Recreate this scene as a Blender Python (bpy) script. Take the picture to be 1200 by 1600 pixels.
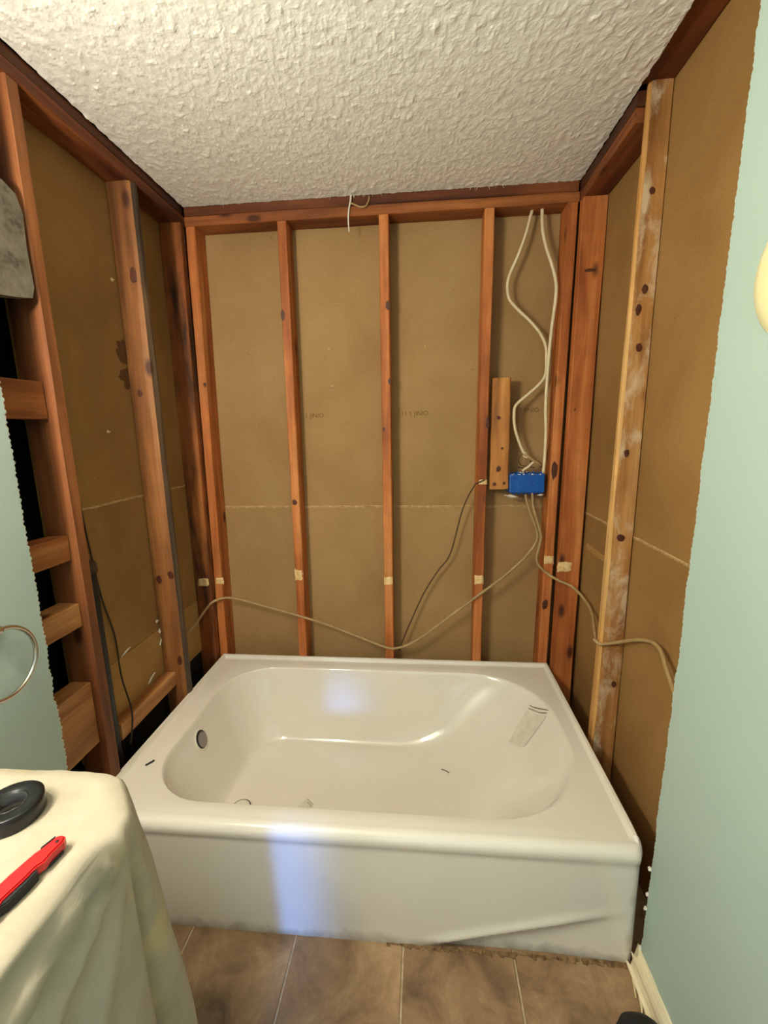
import bpy, bmesh, math, random
from mathutils import Vector, Matrix, noise
from mathutils.bvhtree import BVHTree

random.seed(7)
for o in list(bpy.data.objects):
    bpy.data.objects.remove(o, do_unlink=True)
S = bpy.context.scene
C = S.collection
PI = math.pi

# ------------------------------------------------------------------ camera
def look(yaw, pitch, roll):
    f = Vector((math.sin(yaw)*math.cos(pitch), math.cos(yaw)*math.cos(pitch), math.sin(pitch)))
    r = Vector((math.cos(yaw), -math.sin(yaw), 0))
    u = r.cross(f)
    c, s = math.cos(roll), math.sin(roll)
    return c*r + s*u, -s*r + c*u, f
CAM = Vector((0.9635, -1.8638, 1.4133))
cr, cu, cf = look(-0.0914, -0.1859, -0.0188)
cd = bpy.data.cameras.new('camera')
co = bpy.data.objects.new('camera', cd); C.objects.link(co)
m = Matrix((cr, cu, -cf)).transposed().to_4x4(); m.translation = CAM
co.matrix_world = m
cd.sensor_fit = 'VERTICAL'; cd.sensor_height = 36; cd.sensor_width = 27
cd.lens = 679.6/1600*36
cd.clip_start = 0.02
S.camera = co

# ------------------------------------------------------------------ light
w = bpy.data.worlds.new('world'); S.world = w; w.use_nodes = True
w.node_tree.nodes['Background'].inputs[0].default_value = (0.62, 0.72, 0.86, 1)
w.node_tree.nodes['Background'].inputs[1].default_value = 0.15

def lamp(name, kind, loc, energy, color, rot=None, **kw):
    d = bpy.data.lights.new(name, kind); d.energy = energy; d.color = color
    for k, v in kw.items(): setattr(d, k, v)
    o = bpy.data.objects.new(name, d); C.objects.link(o); o.location = loc
    if rot: o.rotation_euler = rot
    return o
# the three globe bulbs of the vanity light on the left wall (out of frame)
for y in (-1.52, -1.72, -1.92):
    lamp('vanity_bulb_light', 'POINT', (0.17, y, 1.80), 22.5, (1.0, 0.90, 0.765), shadow_soft_size=0.045)
# daylight in the doorway behind the camera
lamp('doorway_daylight', 'AREA', (1.05, -2.95, 1.15), 5.0, (0.66, 0.82, 1.0), (PI/2, 0, 0),
     shape='RECTANGLE', size=0.8, size_y=1.8)
# the narrow shaft of daylight that comes past the vanity
lamp('daylight_shaft', 'AREA', (0.585, -2.9, 0.62), 0.42, (0.12, 0.33, 1.0), (PI/2-0.25, 0, 0.004),
     shape='RECTANGLE', size=0.18, size_y=0.75, spread=math.radians(7))

vs = S.view_settings
vs.view_transform = 'Standard'; vs.look = 'None'; vs.exposure = 0.0; vs.gamma = 1.0
vs.use_curve_mapping = False

# ------------------------------------------------------------------ materials
def s2l(c):
    return tuple((x/12.92 if x <= 0.04045 else ((x+0.055)/1.055)**2.4) for x in [v/255 for v in c]) + (1,)

class M:
    def __init__(s, name):
        s.m = bpy.data.materials.new(name); s.m.use_nodes = True
        s.t = s.m.node_tree; s.b = s.t.nodes['Principled BSDF']
    def n(s, kind, **kw):
        nd = s.t.nodes.new(kind)
        for k, v in kw.items():
            if k in nd.inputs: nd.inputs[k].default_value = v
            else: setattr(nd, k, v)
        return nd
    def l(s, a, b): s.t.links.new(a, b)
    def coord(s, scale=(1, 1, 1), rnd=0.0):
        tc = s.n('ShaderNodeTexCoord'); mp = s.n('ShaderNodeMapping'); mp.inputs['Scale'].default_value = scale
        s.l(tc.outputs['Object'], mp.inputs['Vector'])
        if rnd:
            oi = s.n('ShaderNodeObjectInfo'); mu = s.n('ShaderNodeMath', operation='MULTIPLY'); mu.inputs[1].default_value = rnd
            s.l(oi.outputs['Random'], mu.inputs[0])
            cx = s.n('ShaderNodeCombineXYZ')
            for i in range(3): s.l(mu.outputs[0], cx.inputs[i])
            s.l(cx.outputs[0], mp.inputs['Location'])
        return mp.outputs['Vector']
    def noise(s, vec, scale, detail=4, rough=0.55, dist=0.0):
        nd = s.n('ShaderNodeTexNoise'); nd.inputs['Scale'].default_value = scale; nd.inputs['Detail'].default_value = detail
        nd.inputs['Roughness'].default_value = rough; nd.inputs['Distortion'].default_value = dist
        s.l(vec, nd.inputs['Vector']); return nd.outputs['Fac']
    def ramp(s, fac, stops):
        r = s.n('ShaderNodeValToRGB'); e = r.color_ramp.elements
        while len(e) < len(stops): e.new(0.5)
        for i, (p, c) in enumerate(stops):
            e[i].position = p; e[i].color = c if len(c) == 4 else s2l(c)
        s.l(fac, r.inputs['Fac']); return r.outputs['Color']
    def mix(s, fac, a, b, mode='MIX'):
        x = s.n('ShaderNodeMix', data_type='RGBA', blend_type=mode)
        for v, i in ((fac, 0), (a, 6), (b, 7)):
            if isinstance(v, (int, float)): x.inputs[i].default_value = v
            elif isinstance(v, tuple): x.inputs[i].default_value = v if len(v) == 4 else s2l(v)
            else: s.l(v, x.inputs[i])
        return x.outputs[2]
    def bump(s, h, strength=0.3, dist=0.01):
        b = s.n('ShaderNodeBump'); b.inputs['Strength'].default_value = strength; b.inputs['Distance'].default_value = dist
        s.l(h, b.inputs['Height']); s.l(b.outputs['Normal'], s.b.inputs['Normal'])
    def col(s, c):
        if isinstance(c, tuple): s.b.inputs['Base Color'].default_value = c if len(c) == 4 else s2l(c)
        else: s.l(c, s.b.inputs['Base Color'])
    def set(s, **kw):
        for k, v in kw.items(): s.b.inputs[k.replace('_', ' ')].default_value = v
        return s
BW = lambda v: (v, v, v, 1)

def wood(name, axis, dark, mid, light, rough=0.62, smear=None, stain=None, knots=True):
    a = M(name)
    sc = [9.0, 9.0, 9.0]; sc[axis] = 0.8
    v = a.coord(tuple(sc), 13.7)
    big = a.noise(v, 1.6, 3, 0.55, 0.6)
    c = a.ramp(big, [(0.30, dark), (0.52, mid), (0.72, light)])
    sf = [70.0, 70.0, 70.0]; sf[axis] = 2.5
    vf = a.coord(tuple(sf), 5.1)
    fine = a.noise(vf, 2.2, 5, 0.65, 0.3)
    c = a.mix(0.45, c, a.ramp(fine, [(0.30, BW(0.45)), (0.62, BW(1.0))]), 'MULTIPLY')
    # blotches of worn colour
    vb = a.coord((4, 4, 4), 9.0)
    bl = a.noise(vb, 2.0, 5, 0.6)
    c = a.mix(0.4, c, a.ramp(bl, [(0.32, BW(0.55)), (0.6, BW(1.0))]), 'MULTIPLY')
    if knots:
        sk = [11.0, 11.0, 11.0]; sk[axis] = 4.6
        vk = a.coord(tuple(sk), 21.0)
        vo = a.n('ShaderNodeTexVoronoi'); vo.inputs['Scale'].default_value = 0.7; a.l(vk, vo.inputs['Vector'])
        kf = a.ramp(vo.outputs['Distance'], [(0.06, BW(0.9)), (0.13, BW(0))])
        c = a.mix(kf, c, (62, 28, 12))
    if stain:
        vs_ = a.coord(stain[1], 3.3)
        sn = a.noise(vs_, 1.0, 4, 0.6)
        c = a.mix(a.ramp(sn, [(stain[2], BW(0)), (stain[2]+0.12, BW(1))]), c, stain[0])
    if smear:
        vw = a.coord((9, 9, 4.5), 2.0)
        wn = a.noise(vw, 1.5, 7, 0.68, 0.4)
        c = a.mix(a.ramp(wn, [(smear[1], BW(0)), (smear[1]+0.16, BW(0.85))]), c, smear[0])
    a.col(c); a.set(Roughness=rough); a.b.inputs['Specular IOR Level'].default_value = 0.35
    a.bump(fine, 0.25, 0.002)
    return a.m

OD, OM, OL = (140, 70, 27), (196, 114, 56), (218, 146, 84)
W_V = wood('orange_stud_wood', 2, OD, OM, OL)
W_X = wood('orange_plate_wood_x', 0, (98, 48, 20), (150, 84, 38), (182, 112, 58))
W_Y = wood('brown_plate_wood_y', 1, (72, 32, 12), (116, 60, 26), (150, 88, 44))
W_YD = wood('dark_plate_wood_y', 1, (50, 24, 12), (84, 44, 22), (110, 64, 34))
W_XD = wood('dark_plate_wood_x', 0, (76, 36, 16), (120, 64, 30), (146, 86, 44))
W_L = wood('left_stud_wood', 2, (98, 58, 28), (148, 94, 48), (180, 124, 70))
W_L1 = wood('far_left_stud_wood', 2, (84, 46, 22), (128, 74, 38), (158, 98, 54))
W_LG = wood('grey_stained_stud_wood', 2, (50, 40, 34), (84, 68, 54), (120, 92, 62))
W_LC = wood('black_stained_stud_wood', 2, OD, (150, 84, 36), (176, 108, 52), stain=((34, 26, 18), (8, 8, 1.4), 0.42))
W_R = wood('plaster_smeared_stud_wood', 2, (138, 88, 40), (184, 130, 72), (206, 156, 98), smear=((212, 190, 158), 0.48))
W_RE = wood('pale_edge_wood', 2, (186, 130, 66), (214, 162, 94), (226, 182, 118), knots=False)  # paler wood for the narrow left face and corner of the right stud
W_B = wood('blocking_wood', 1, (110, 56, 24), (156, 92, 44), (186, 124, 70))
W_BP = wood('pale_blocking_wood', 1, (138, 84, 42), (182, 124, 70), (204, 150, 94))
W_S = wood('scrap_wood', 2, (140, 84, 34), (190, 126, 60), (214, 156, 86))

def simple(name, c, rough=0.5, metal=0.0, spec=0.5, bump=None, mott=None):
    a = M(name)
    v = a.coord()
    if mott:
        n = a.noise(v, mott[0], 5, 0.6)
        a.col(a.ramp(n, [(0.3, mott[1]), (0.7, c)]))
    else: a.col(c)
    a.set(Roughness=rough, Metallic=metal); a.b.inputs['Specular IOR Level'].default_value = spec
    if bump: a.bump(a.noise(v, bump[0], 5, 0.6), bump[1], bump[2])
    return a.m

def paper(name, base, dark, light):
    a = M(name); v = a.coord()
    n1 = a.noise(v, 2.2, 5, 0.6, 0.3)
    c = a.ramp(n1, [(0.30, dark), (0.52, base), (0.75, light)])
    n2 = a.noise(v, 160, 3, 0.7)
    c = a.mix(0.28, c, a.ramp(n2, [(0.35, BW(0.6)), (0.6, BW(1.0))]), 'MULTIPLY')
    n3 = a.noise(a.coord((1, 1, 1), 0), 14, 6, 0.7, 0.8)
    c = a.mix(a.ramp(n3, [(0.70, BW(0)), (0.80, BW(0.30))]), c, (206, 176, 128))
    n4 = a.noise(v, 55, 2, 0.5)
    c = a.mix(a.ramp(n4, [(0.74, BW(0)), (0.79, BW(0.5))]), c, (84, 56, 26))
    a.col(c); a.set(Roughness=0.85); a.b.inputs['Specular IOR Level'].default_value = 0.2
    a.bump(n1, 0.15, 0.01); return a.m
P_BACK = paper('brown_paper_facing', (162, 129, 84), (150, 117, 74), (172, 139, 95))
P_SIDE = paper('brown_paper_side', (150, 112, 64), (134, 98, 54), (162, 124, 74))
P_PATCH = paper('brown_paper_patch', (172, 132, 78), (158, 118, 66), (184, 146, 92))
SEAM = simple('torn_seam_core', (196, 164, 112), 0.9, mott=(60, (150, 114, 68)))
RAW = simple('fresh_cut_wood', (238, 214, 158), 0.8, mott=(70, (206, 160, 94)))
GYP = simple('raw_gypsum', (236, 232, 220), 0.95, mott=(90, (196, 186, 164)))
INK = simple('faded_ink', (104, 76, 42), 0.9)
STEEL = simple('bright_screw_steel', (206, 178, 128), 0.35, 0.2)

def paint(name, c, c2, sc=3.0, bump=0.10):
    a = M(name); v = a.coord()
    a.col(a.ramp(a.noise(v, sc, 3, 0.5), [(0.3, c2), (0.7, c)])); a.set(Roughness=0.55)
    a.b.inputs['Specular IOR Level'].default_value = 0.35
    a.bump(a.noise(v, 130, 3, 0.55), bump, 0.004); return a.m
MINT = paint('mint_wall_paint', (171, 190, 181), (167, 186, 177))
CREAMW = paint('plain_room_paint', (170, 188, 182), (166, 184, 178))

def ceil_mat():
    a = M('textured_ceiling_paint'); v = a.coord((1, 0.7, 1))
    n = a.noise(v, 46, 6, 0.68, 0.5); n2 = a.noise(v, 190, 4, 0.7)
    c = a.ramp(n, [(0.25, (216, 212, 202)), (0.62, (240, 237, 228))])
    a.col(c); a.set(Roughness=0.9); a.b.inputs['Specular IOR Level'].default_value = 0.2
    h = a.n('ShaderNodeMath', operation='MULTIPLY_ADD'); h.inputs[1].default_value = 0.35
    a.l(n2, h.inputs[0]); a.l(n, h.inputs[2])
    a.bump(h.outputs[0], 0.30, 0.009); return a.m
CEIL = ceil_mat()

def porcelain(name='glossy_bone_porcelain', grime=False):
    a = M(name); v = a.coord()
    c = a.ramp(a.noise(v, 5, 4, 0.5), [(0.3, (226, 220, 206)), (0.7, (231, 225, 212))])
    if grime:   # dried brown scum along the foot of the skirt and at its right end
        sp = a.n('ShaderNodeSeparateXYZ'); a.l(v, sp.inputs[0])
        nn = a.noise(v, 16, 5, 0.65, 0.4)
        def ma(op, p, q):
            x = a.n('ShaderNodeMath', operation=op)
            for k, u in ((0, p), (1, q)):
                if isinstance(u, (int, float)): x.inputs[k].default_value = u
                else: a.l(u, x.inputs[k])
            return x.outputs[0]
        foot = ma('MULTIPLY', ma('SUBTRACT', 0.045, sp.outputs['Z']), 14.0)
        side = ma('MULTIPLY', ma('SUBTRACT', sp.outputs['X'], 1.485), 14.0)
        low = ma('MULTIPLY', ma('SUBTRACT', 0.24, sp.outputs['Z']), 6.0)
        side = ma('MINIMUM', side, low)
        g = ma('ADD', ma('MAXIMUM', foot, side), ma('SUBTRACT', nn, 0.5))
        c = a.mix(a.ramp(g, [(0.15, BW(0)), (0.75, BW(0.7))]), c, (112, 94, 68))
    a.col(c)
    a.set(Roughness=0.09); a.b.inputs['Coat Weight'].default_value = 0.35; a.b.inputs['Coat Roughness'].default_value = 0.06
    a.bump(a.noise(v, 60, 2, 0.5), 0.02, 0.002); return a.m
PORC = porcelain()
PORC_A = porcelain('skirt_porcelain_with_grime', True)

def tile_mat():
    a = M('brown_stone_tile'); v = a.coord((1, 1, 1), 30.0)
    n1 = a.noise(v, 7, 7, 0.66, 0.6)
    c = a.ramp(n1, [(0.28, (98, 74, 52)), (0.50, (144, 112, 80)), (0.72, (178, 146, 110))])
    n2 = a.noise(a.coord((60, 60, 60), 3.0), 1.0, 4, 0.7)
    c = a.mix(0.45, c, a.ramp(n2, [(0.3, BW(0.6)), (0.65, BW(1))]), 'MULTIPLY')
    a.col(c); a.set(Roughness=0.5); a.bump(n2, 0.12, 0.002); return a.m
TILE = tile_mat()
GROUT = simple('pale_grout', (196, 176, 146), 0.9, mott=(40, (160, 138, 108)))

def cloth_mat():
    a = M('canvas_drop_cloth'); v = a.coord()
    n1 = a.noise(v, 9, 5, 0.6)
    c = a.ramp(n1, [(0.3, (168, 158, 138)), (0.7, (188, 178, 158))])
    sp = a.noise(v, 75, 2, 0.5)
    c = a.mix(a.ramp(sp, [(0.775, BW(0)), (0.80, BW(0.8))]), c, (70, 60, 44))
    c = a.mix(a.ramp(a.noise(v, 6.5, 4, 0.6), [(0.58, BW(0)), (0.70, BW(0.35))]), c, (226, 204, 128))
    a.col(c); a.set(Roughness=0.95); a.b.inputs['Specular IOR Level'].default_value = 0.1
    h = a.noise(a.coord((1, 1, 1)), 420, 2, 0.5); a.bump(h, 0.25, 0.0015); return a.m
CLOTH = cloth_mat()
BLACKTAPE = simple('black_vinyl_tape', (26, 26, 28), 0.28, mott=(120, (16, 16, 18)))
TAPECORE = simple('black_tape_core', (48, 48, 50), 0.22)
RED = simple('red_painted_metal', (212, 34, 36), 0.35, mott=(50, (190, 26, 30)))
BLACKRUB = simple('black_rubber_grip', (20, 20, 20), 0.7, bump=(220, 0.4, 0.002))
BLACKPRINT = simple('black_print', (34, 8, 8), 0.6)
BLUE = simple('blue_plastic_box', (16, 92, 178), 0.42, mott=(40, (10, 72, 150)))
BLUED = simple('dark_blue_plastic', (10, 50, 110), 0.5)
DUST = simple('white_plaster_dust', (226, 220, 206), 0.95, mott=(90, (160, 170, 190)))
CABW = simple('white_cable_jacket', (226, 210, 172), 0.5, mott=(20, (206, 186, 146)))
CABT = simple('tan_cable_jacket', (176, 148, 100), 0.6, mott=(26, (150, 122, 80)))
CABD = simple('brown_bell_wire', (78, 56, 30), 0.6)
CABB = simple('dark_wire', (44, 34, 20), 0.7)
COPPER = simple('dull_bare_copper', (92, 60, 34), 0.45, 0.6)
CHROME = simple('brushed_nickel', (200, 196, 186), 0.24, 1.0)
BLACKP = simple('black_plastic_pipe', (14, 13, 12), 0.55)
DARKSH = simple('dark_green_sheet_and_bay_shade', (30, 32, 28), 0.6, mott=(8, (16, 16, 14)))
GREYBD = M('grey_mortar_board')
_v = GREYBD.coord(); _n = GREYBD.noise(_v, 18, 6, 0.65)
GREYBD.col(GREYBD.ramp(_n, [(0.30, (56, 44, 30)), (0.45, (104, 96, 80)), (0.7, (128, 120, 102))])); GREYBD.set(Roughness=0.9)
GREYBD.bump(_n, 0.4, 0.006); GREYBD = GREYBD.m
BASEW = wood('splintered_cream_wood', 1, (206, 184, 140), (236, 220, 184), (246, 234, 204), knots=False)
CREAM = simple('cream_plastic', (240, 230, 180), 0.4)
SHOE = simple('black_shoe_leather', (16, 16, 17), 0.6, bump=(60, 0.1, 0.003))
GREYPL = simple('grey_overflow_plate', (140, 132, 128), 0.5)
FILM = simple('clear_wrinkled_film', (226, 220, 204), 0.2, spec=0.8, mott=(40, (208, 201, 184)))
LINE = simple('dark_print_line', (130, 120, 98), 0.6)
DIRT = simple('dark_dried_adhesive', (64, 44, 26), 0.95, mott=(60, (150, 116, 76)))
CAB = simple('white_cabinet_paint', (220, 216, 206), 0.5)

# ------------------------------------------------------------------ object helpers
def obj(name, verts, faces, mat, parent=None, smooth=False, mats=None, fmat=None, origin=None):
    me = bpy.data.meshes.new(name)
    org = Vector(origin) if origin is not None else Vector((0, 0, 0))
    me.from_pydata([tuple(Vector(v) - org) for v in verts], [], faces)
    for mm in (mats or [mat]): me.materials.append(mm)
    if fmat:
        for p, i in zip(me.polygons, fmat): p.material_index = i
    bm = bmesh.new(); bm.from_mesh(me); bmesh.ops.recalc_face_normals(bm, faces=bm.faces); bm.to_mesh(me); bm.free()
    if smooth:
        for p in me.polygons: p.use_smooth = True
    o = bpy.data.objects.new(name, me); C.objects.link(o)
    if parent is not None:
        o.parent = parent; o.location = org - parent_loc(parent)
    else: o.location = org
    return o
def parent_loc(o):
    l = o.location.copy()
    while o.parent: o = o.parent; l += o.location
    return l
def tag(o, label=None, cat=None, group=None, kind=None):
    if label: o['label'] = label
    if cat: o['category'] = cat
    if group: o['group'] = group
    if kind: o['kind'] = kind
    return o
def thing(name, loc, label=None, cat=None, group=None, kind=None):
    o = bpy.data.objects.new(name, None); C.objects.link(o); o.location = loc; o.empty_display_size = 0.05
    return tag(o, label, cat, group, kind)

def box(name, lo, hi, mat, parent=None, bev=0.0, seg=2):
    bm = bmesh.new(); bmesh.ops.create_cube(bm, size=1)
    lo, hi = Vector(lo), Vector(hi)
    for v in bm.verts:
        v.co = Vector([(lo[i]+hi[i])/2 + v.co[i]*(hi[i]-lo[i]) for i in range(3)])
    if bev: bmesh.ops.bevel(bm, geom=bm.edges[:], offset=bev, segments=seg, affect='EDGES', profile=0.5)
    org = Vector(((lo.x+hi.x)/2, (lo.y+hi.y)/2, lo.z))
    V = [v.co.copy() for v in bm.verts]; bm.verts.index_update()
    F = [[v.index for v in f.verts] for f in bm.faces]; bm.free()
    return obj(name, V, F, mat, parent, origin=org)

def beam(name, e0, e1, mat, parent=None, seg=14, ch=0.003, jit=0.0008, mats=None, face_mat=None, chs=None):
    """timber between two end quads (same winding); corners chamfered, edges slightly uneven"""
    e0 = [Vector(p) for p in e0]; e1 = [Vector(p) for p in e1]
    rings = []
    sd = random.random()*50
    for k in range(seg+1):
        t = k/seg
        q = [a.lerp(b, t) for a, b in zip(e0, e1)]
        ring = []
        for i in range(4):
            c = (chs[i] if chs else ch)
            c *= 1 + 0.6*noise.noise(Vector((t*9+sd, i*7.7, 0)))
            p, n_ = q[i-1]-q[i], q[(i+1) % 4]-q[i]
            j = Vector((noise.noise(Vector((t*6, i*3.1, sd))), noise.noise(Vector((t*6, i*3.1, sd+9))), noise.noise(Vector((t*6, i*3.1, sd+20)))))*jit*2
            if chs and chs[i] > 0.008:
                a = q[i]+p.normalized()*c; b = q[i]+n_.normalized()*c
                mid = (a+b)/2; mid = mid + (q[i]-mid)*0.41
                ring += [a+j, mid+j, b+j]
            else: ring += [q[i]+p.normalized()*c+j, q[i]+n_.normalized()*c+j]
        rings.append(ring)
    N = len(rings[0]); V = [p for r in rings for p in r]; F = []; FM = []
    for k in range(seg):
        for i in range(N):
            F.append([k*N+i, k*N+(i+1) % N, (k+1)*N+(i+1) % N, (k+1)*N+i])
            FM.append((face_mat or {}).get(i, 0))
    F += [list(range(N))[::-1], [seg*N+i for i in range(N)]]; FM += [0, 0]
    org = sum(e0, Vector())/4
    return obj(name, V, F, mat, parent, mats=mats, fmat=FM if face_mat else None, origin=org)

def catmull(pts, n=8):
    pts = [Vector(p) for p in pts]; out = []
    P = [pts[0]*2-pts[1]] + pts + [pts[-1]*2-pts[-2]]
    for i in range(1, len(P)-2):
        for k in range(n):
            t = k/n; a, b, c, d = P[i-1], P[i], P[i+1], P[i+2]
            out.append(0.5*((2*b)+(c-a)*t+(2*a-5*b+4*c-d)*t*t+(3*b-a-3*c+d)*t**3))
    out.append(pts[-1]); return out
def tube_geo(pts, r, sides=8, r2=None, n=8, base=0, taper=None):
    q = catmull(pts, n) if n else [Vector(p) for p in pts]
    V, F = [], []; up = Vector((0.13, 0.9, 0.41)).normalized(); r2 = r2 or r
    t0 = (q[1]-q[0]).normalized(); u = (up - t0*up.dot(t0)).normalized()
    for i, p in enumerate(q):
        t = ((q[min(i+1, len(q)-1)]-q[max(i-1, 0)])).normalized()
        u = (u - t*u.dot(t)).normalized(); v = t.cross(u)
        k = taper(i/(len(q)-1)) if taper else 1
        for s in range(sides):
            a = 2*PI*s/sides; V.append(p + (u*math.cos(a)*r2 + v*math.sin(a)*r)*k)
    for i in range(len(q)-1):
        for s in range(sides):
            F.append([base+i*sides+s, base+i*sides+(s+1) % sides, base+(i+1)*sides+(s+1) % sides, base+(i+1)*sides+s])
    F.append([base+s for s in range(sides)][::-1]); F.append([base+(len(q)-1)*sides+s for s in range(sides)])
    return V, F
def tube(name, pts, r, mat, parent=None, **kw):
    V, F = tube_geo(pts, r, **kw)
    return obj(name, V, F, mat, parent, smooth=True, origin=V[0])
def lathe(name, prof, mat, parent=None, loc=(0, 0, 0), n=32, axis='z', smooth=True):
    V, F = [], []
    for (r, z) in prof:
        for k in range(n):
            a = 2*PI*k/n; p = Vector((r*math.cos(a), r*math.sin(a), z))
            if axis == 'x': p = Vector((p.z, p.x, p.y))
            if axis == 'y': p = Vector((p.x, p.z, p.y))
            V.append(p+Vector(loc))
    for i in range(len(prof)-1):
        for k in range(n): F.append([i*n+k, i*n+(k+1) % n, (i+1)*n+(k+1) % n, (i+1)*n+k])
    if prof[0][0] > 1e-6 and prof[0] != prof[-1]: F.append(list(range(n))[::-1])
    if prof[-1][0] > 1e-6 and prof[0] != prof[-1]: F.append([(len(prof)-1)*n+k for k in range(n)])
    return obj(name, V, F, mat, parent, smooth=smooth, origin=loc)
def nz(x, y=0.0, z=0.0): return noise.noise(Vector((x, y, z)))

# ------------------------------------------------------------------ room dimensions
H = 2.307                      # ceiling
XL, XR = 0.007, 1.546          # faces of the side framing
DEP = 0.089                    # stud depth, the paper lies behind
YE = -3.0                      # wall behind the camera

# ------------------------------------------------------------------ floor
fl = thing('floor', (0, 0, -0.01), kind='structure')
box('grout_bed', (-0.25, YE, -0.05), (1.70, 0.15, -0.004), GROUT, fl)
me_tile = None
gx = [-0.313, -0.010, 0.293, 0.600, 0.906, 1.207, 1.533]
ys = [-0.800, -1.103]
while ys[-1] > YE+0.3: ys.append(ys[-1]-0.303)
for i in range(1, len(gx)-1):
    for j in range(len(ys)-1):
        g = 0.0028
        box('tile', (gx[i]+g, ys[j+1]+g, -0.012), (gx[i+1]-g, ys[j]-g, 0.0), TILE, fl, bev=0.0015, seg=1)
# ragged adhesive left on the floor in front of the apron
V, F = [], []
for k in range(60):
    x = 0.86 + 0.68*k/60 + random.uniform(-0.004, 0.004)
    wd, dp, hh = random.uniform(0.010, 0.026), random.uniform(0.004, 0.014), random.uniform(0.002, 0.006)
    b = len(V); y0 = -0.8925
    V += [(x, y0, 0), (x+wd, y0, 0), (x+wd*0.8, y0-dp, 0), (x+wd*0.1, y0-dp*0.8, 0), (x, y0, hh), (x+wd, y0, hh*0.9), (x+wd*0.8, y0-dp, hh*0.4), (x+wd*0.1, y0-dp*0.8, hh*0.5)]
    F += [[b, b+1, b+2, b+3], [b+4, b+5, b+6, b+7], [b, b+1, b+5, b+4], [b+1, b+2, b+6, b+5], [b+2, b+3, b+7, b+6], [b+3, b, b+4, b+7]]
tag(obj('adhesive_crumbs', V, F, DIRT, fl), kind='stuff')

# ------------------------------------------------------------------ ceiling
def ceiling():
    nx, ny = 250, 190
    V, F, FM = [], [], []
    x0, x1, y0, y1 = XL, XR, 0.0, -1.15
    for j in range(ny+1):
        for i in range(nx+1):
            x = x0+(x1-x0)*i/nx; y = y0+(y1-y0)*j/ny
            h = noise.fractal(Vector((x*52, y*34, 3.1)), 0.75, 2.1, 5)
            h = max(h, -0.25)
            b = nz(x*75, y*50, 8.0)
            z = H - 0.0019*h - (0.0045*(b-0.25) if b > 0.25 else 0)
            ex = ey = 0
            if i == 0: ex = 0.004*nz(y*40, 1.0)+0.0015*nz(y*200, 2.0)
            if i == nx: ex = 0.004*nz(y*40, 5.0)+0.0015*nz(y*200, 6.0)
            if j == 0: ey = 0.004*nz(x*30, 9.0)+0.002*nz(x*220, 4.0)
            V.append((x+ex, y+ey, z))
    for j in range(ny):
        for i in range(nx):
            a = j*(nx+1)+i; F.append([a, a+1, a+nx+2, a+nx+1])
    # turned-up broken edge
    base = len(V)
    edge = [j*(nx+1) for j in range(ny, -1, -1)] + list(range(1, nx+1)) + [j*(nx+1)+nx for j in range(1, ny+1)]
    for e in edge: V.append((V[e][0], V[e][1], H+0.013))
    for k in range(len(edge)-1): F.append([edge[k], edge[k+1], base+k+1, base+k])
    b = len(V)
    V += [(x0, y1, H), (x1, y1, H), (x1, YE, H), (x0, YE, H)]; F.append([b, b+1, b+2, b+3])
    o = obj('ceiling', V, F, CEIL, smooth=False)
    return tag(o, kind='structure')
ce = ceiling()
box('ceiling_deck', (-0.25, YE, 2.352), (1.70, 0.16, 2.37), W_YD, ce)
# torn paper tufts along the ceiling edge
V, F = [], []
for k in range(34):
    x = random.choice([random.uniform(0.68, 0.78), random.uniform(0.95, 1.25), random.uniform(0.05, 1.5)])
    l = random.uniform(0.004, 0.014); wd = random.uniform(0.001, 0.004); b = len(V); d = random.uniform(-0.006, 0.006)
    V += [(x, -0.004, H+0.002), (x+wd, -0.004, H+0.002), (x+wd*0.6+d, -0.007, H-l), (x, -0.0015, H+0.002), (x+wd, -0.0015, H+0.002), (x+wd*0.5+d, -0.004, H-l)]
    F += [[b, b+1, b+2], [b+3, b+5, b+4], [b, b+2, b+5, b+3], [b+1, b+4, b+5, b+2]]
tag(obj('torn_tuft', V, F, GYP, ce), kind='stuff')

# ------------------------------------------------------------------ walls: paper faced boards behind the framing
def seam_strip(name, a, b, z, nrm, parent, mat=SEAM, wdt=0.010, n=90):
    """rough torn edge along a horizontal joint"""
    a, b, nrm = Vector(a), Vector(b), Vector(nrm); V, F = [], []
    for k in range(n+1):
        p = a.lerp(b, k/n); s = k*0.31+z*7
        w0 = wdt*0.5*(0.8+0.5*abs(nz(s*1.7, z))+0.2*nz(s*5, 4)); dz = 0.002*nz(s*0.6, 2.2)
        V += [p+nrm*0.0006+Vector((0, 0, z-w0+dz)), p+Vector((0, 0, z+dz))+nrm*0.0024, p+nrm*0.0006+Vector((0, 0, z+w0*0.6+dz))]
    for k in range(n):
        for i in range(2): F.append([k*3+i, k*3+i+1, k*3+i+4, k*3+i+3])
    return obj(name, V, F, mat, parent)
def printing(txt, loc, rot, size, parent):
    cu_ = bpy.data.curves.new('print', 'FONT'); cu_.body = txt; cu_.size = size; cu_.extrude = 0.0003
    t = bpy.data.objects.new('print', cu_); C.objects.link(t)
    dg = bpy.context.evaluated_depsgraph_get(); me = bpy.data.meshes.new_from_object(t.evaluated_get(dg))
    C.objects.unlink(t); bpy.data.objects.remove(t)
    me.materials.clear(); me.materials.append(INK)
    o = bpy.data.objects.new('printed_mark', me); C.objects.link(o); o.parent = parent
    o.location = Vector(loc)-parent_loc(parent); o.rotation_euler = rot; return o
YB = DEP+0.001
wb = thing('wall_back', (0.77, YB+0.02, 0), kind='structure')
box('paper_board', (-0.084, YB, 0.0), (1.637, YB+0.014, 1.070), P_BACK, wb)
box('paper_board', (-0.084, YB, 1.072), (1.637, YB+0.014, 2.345), P_BACK, wb)
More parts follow.
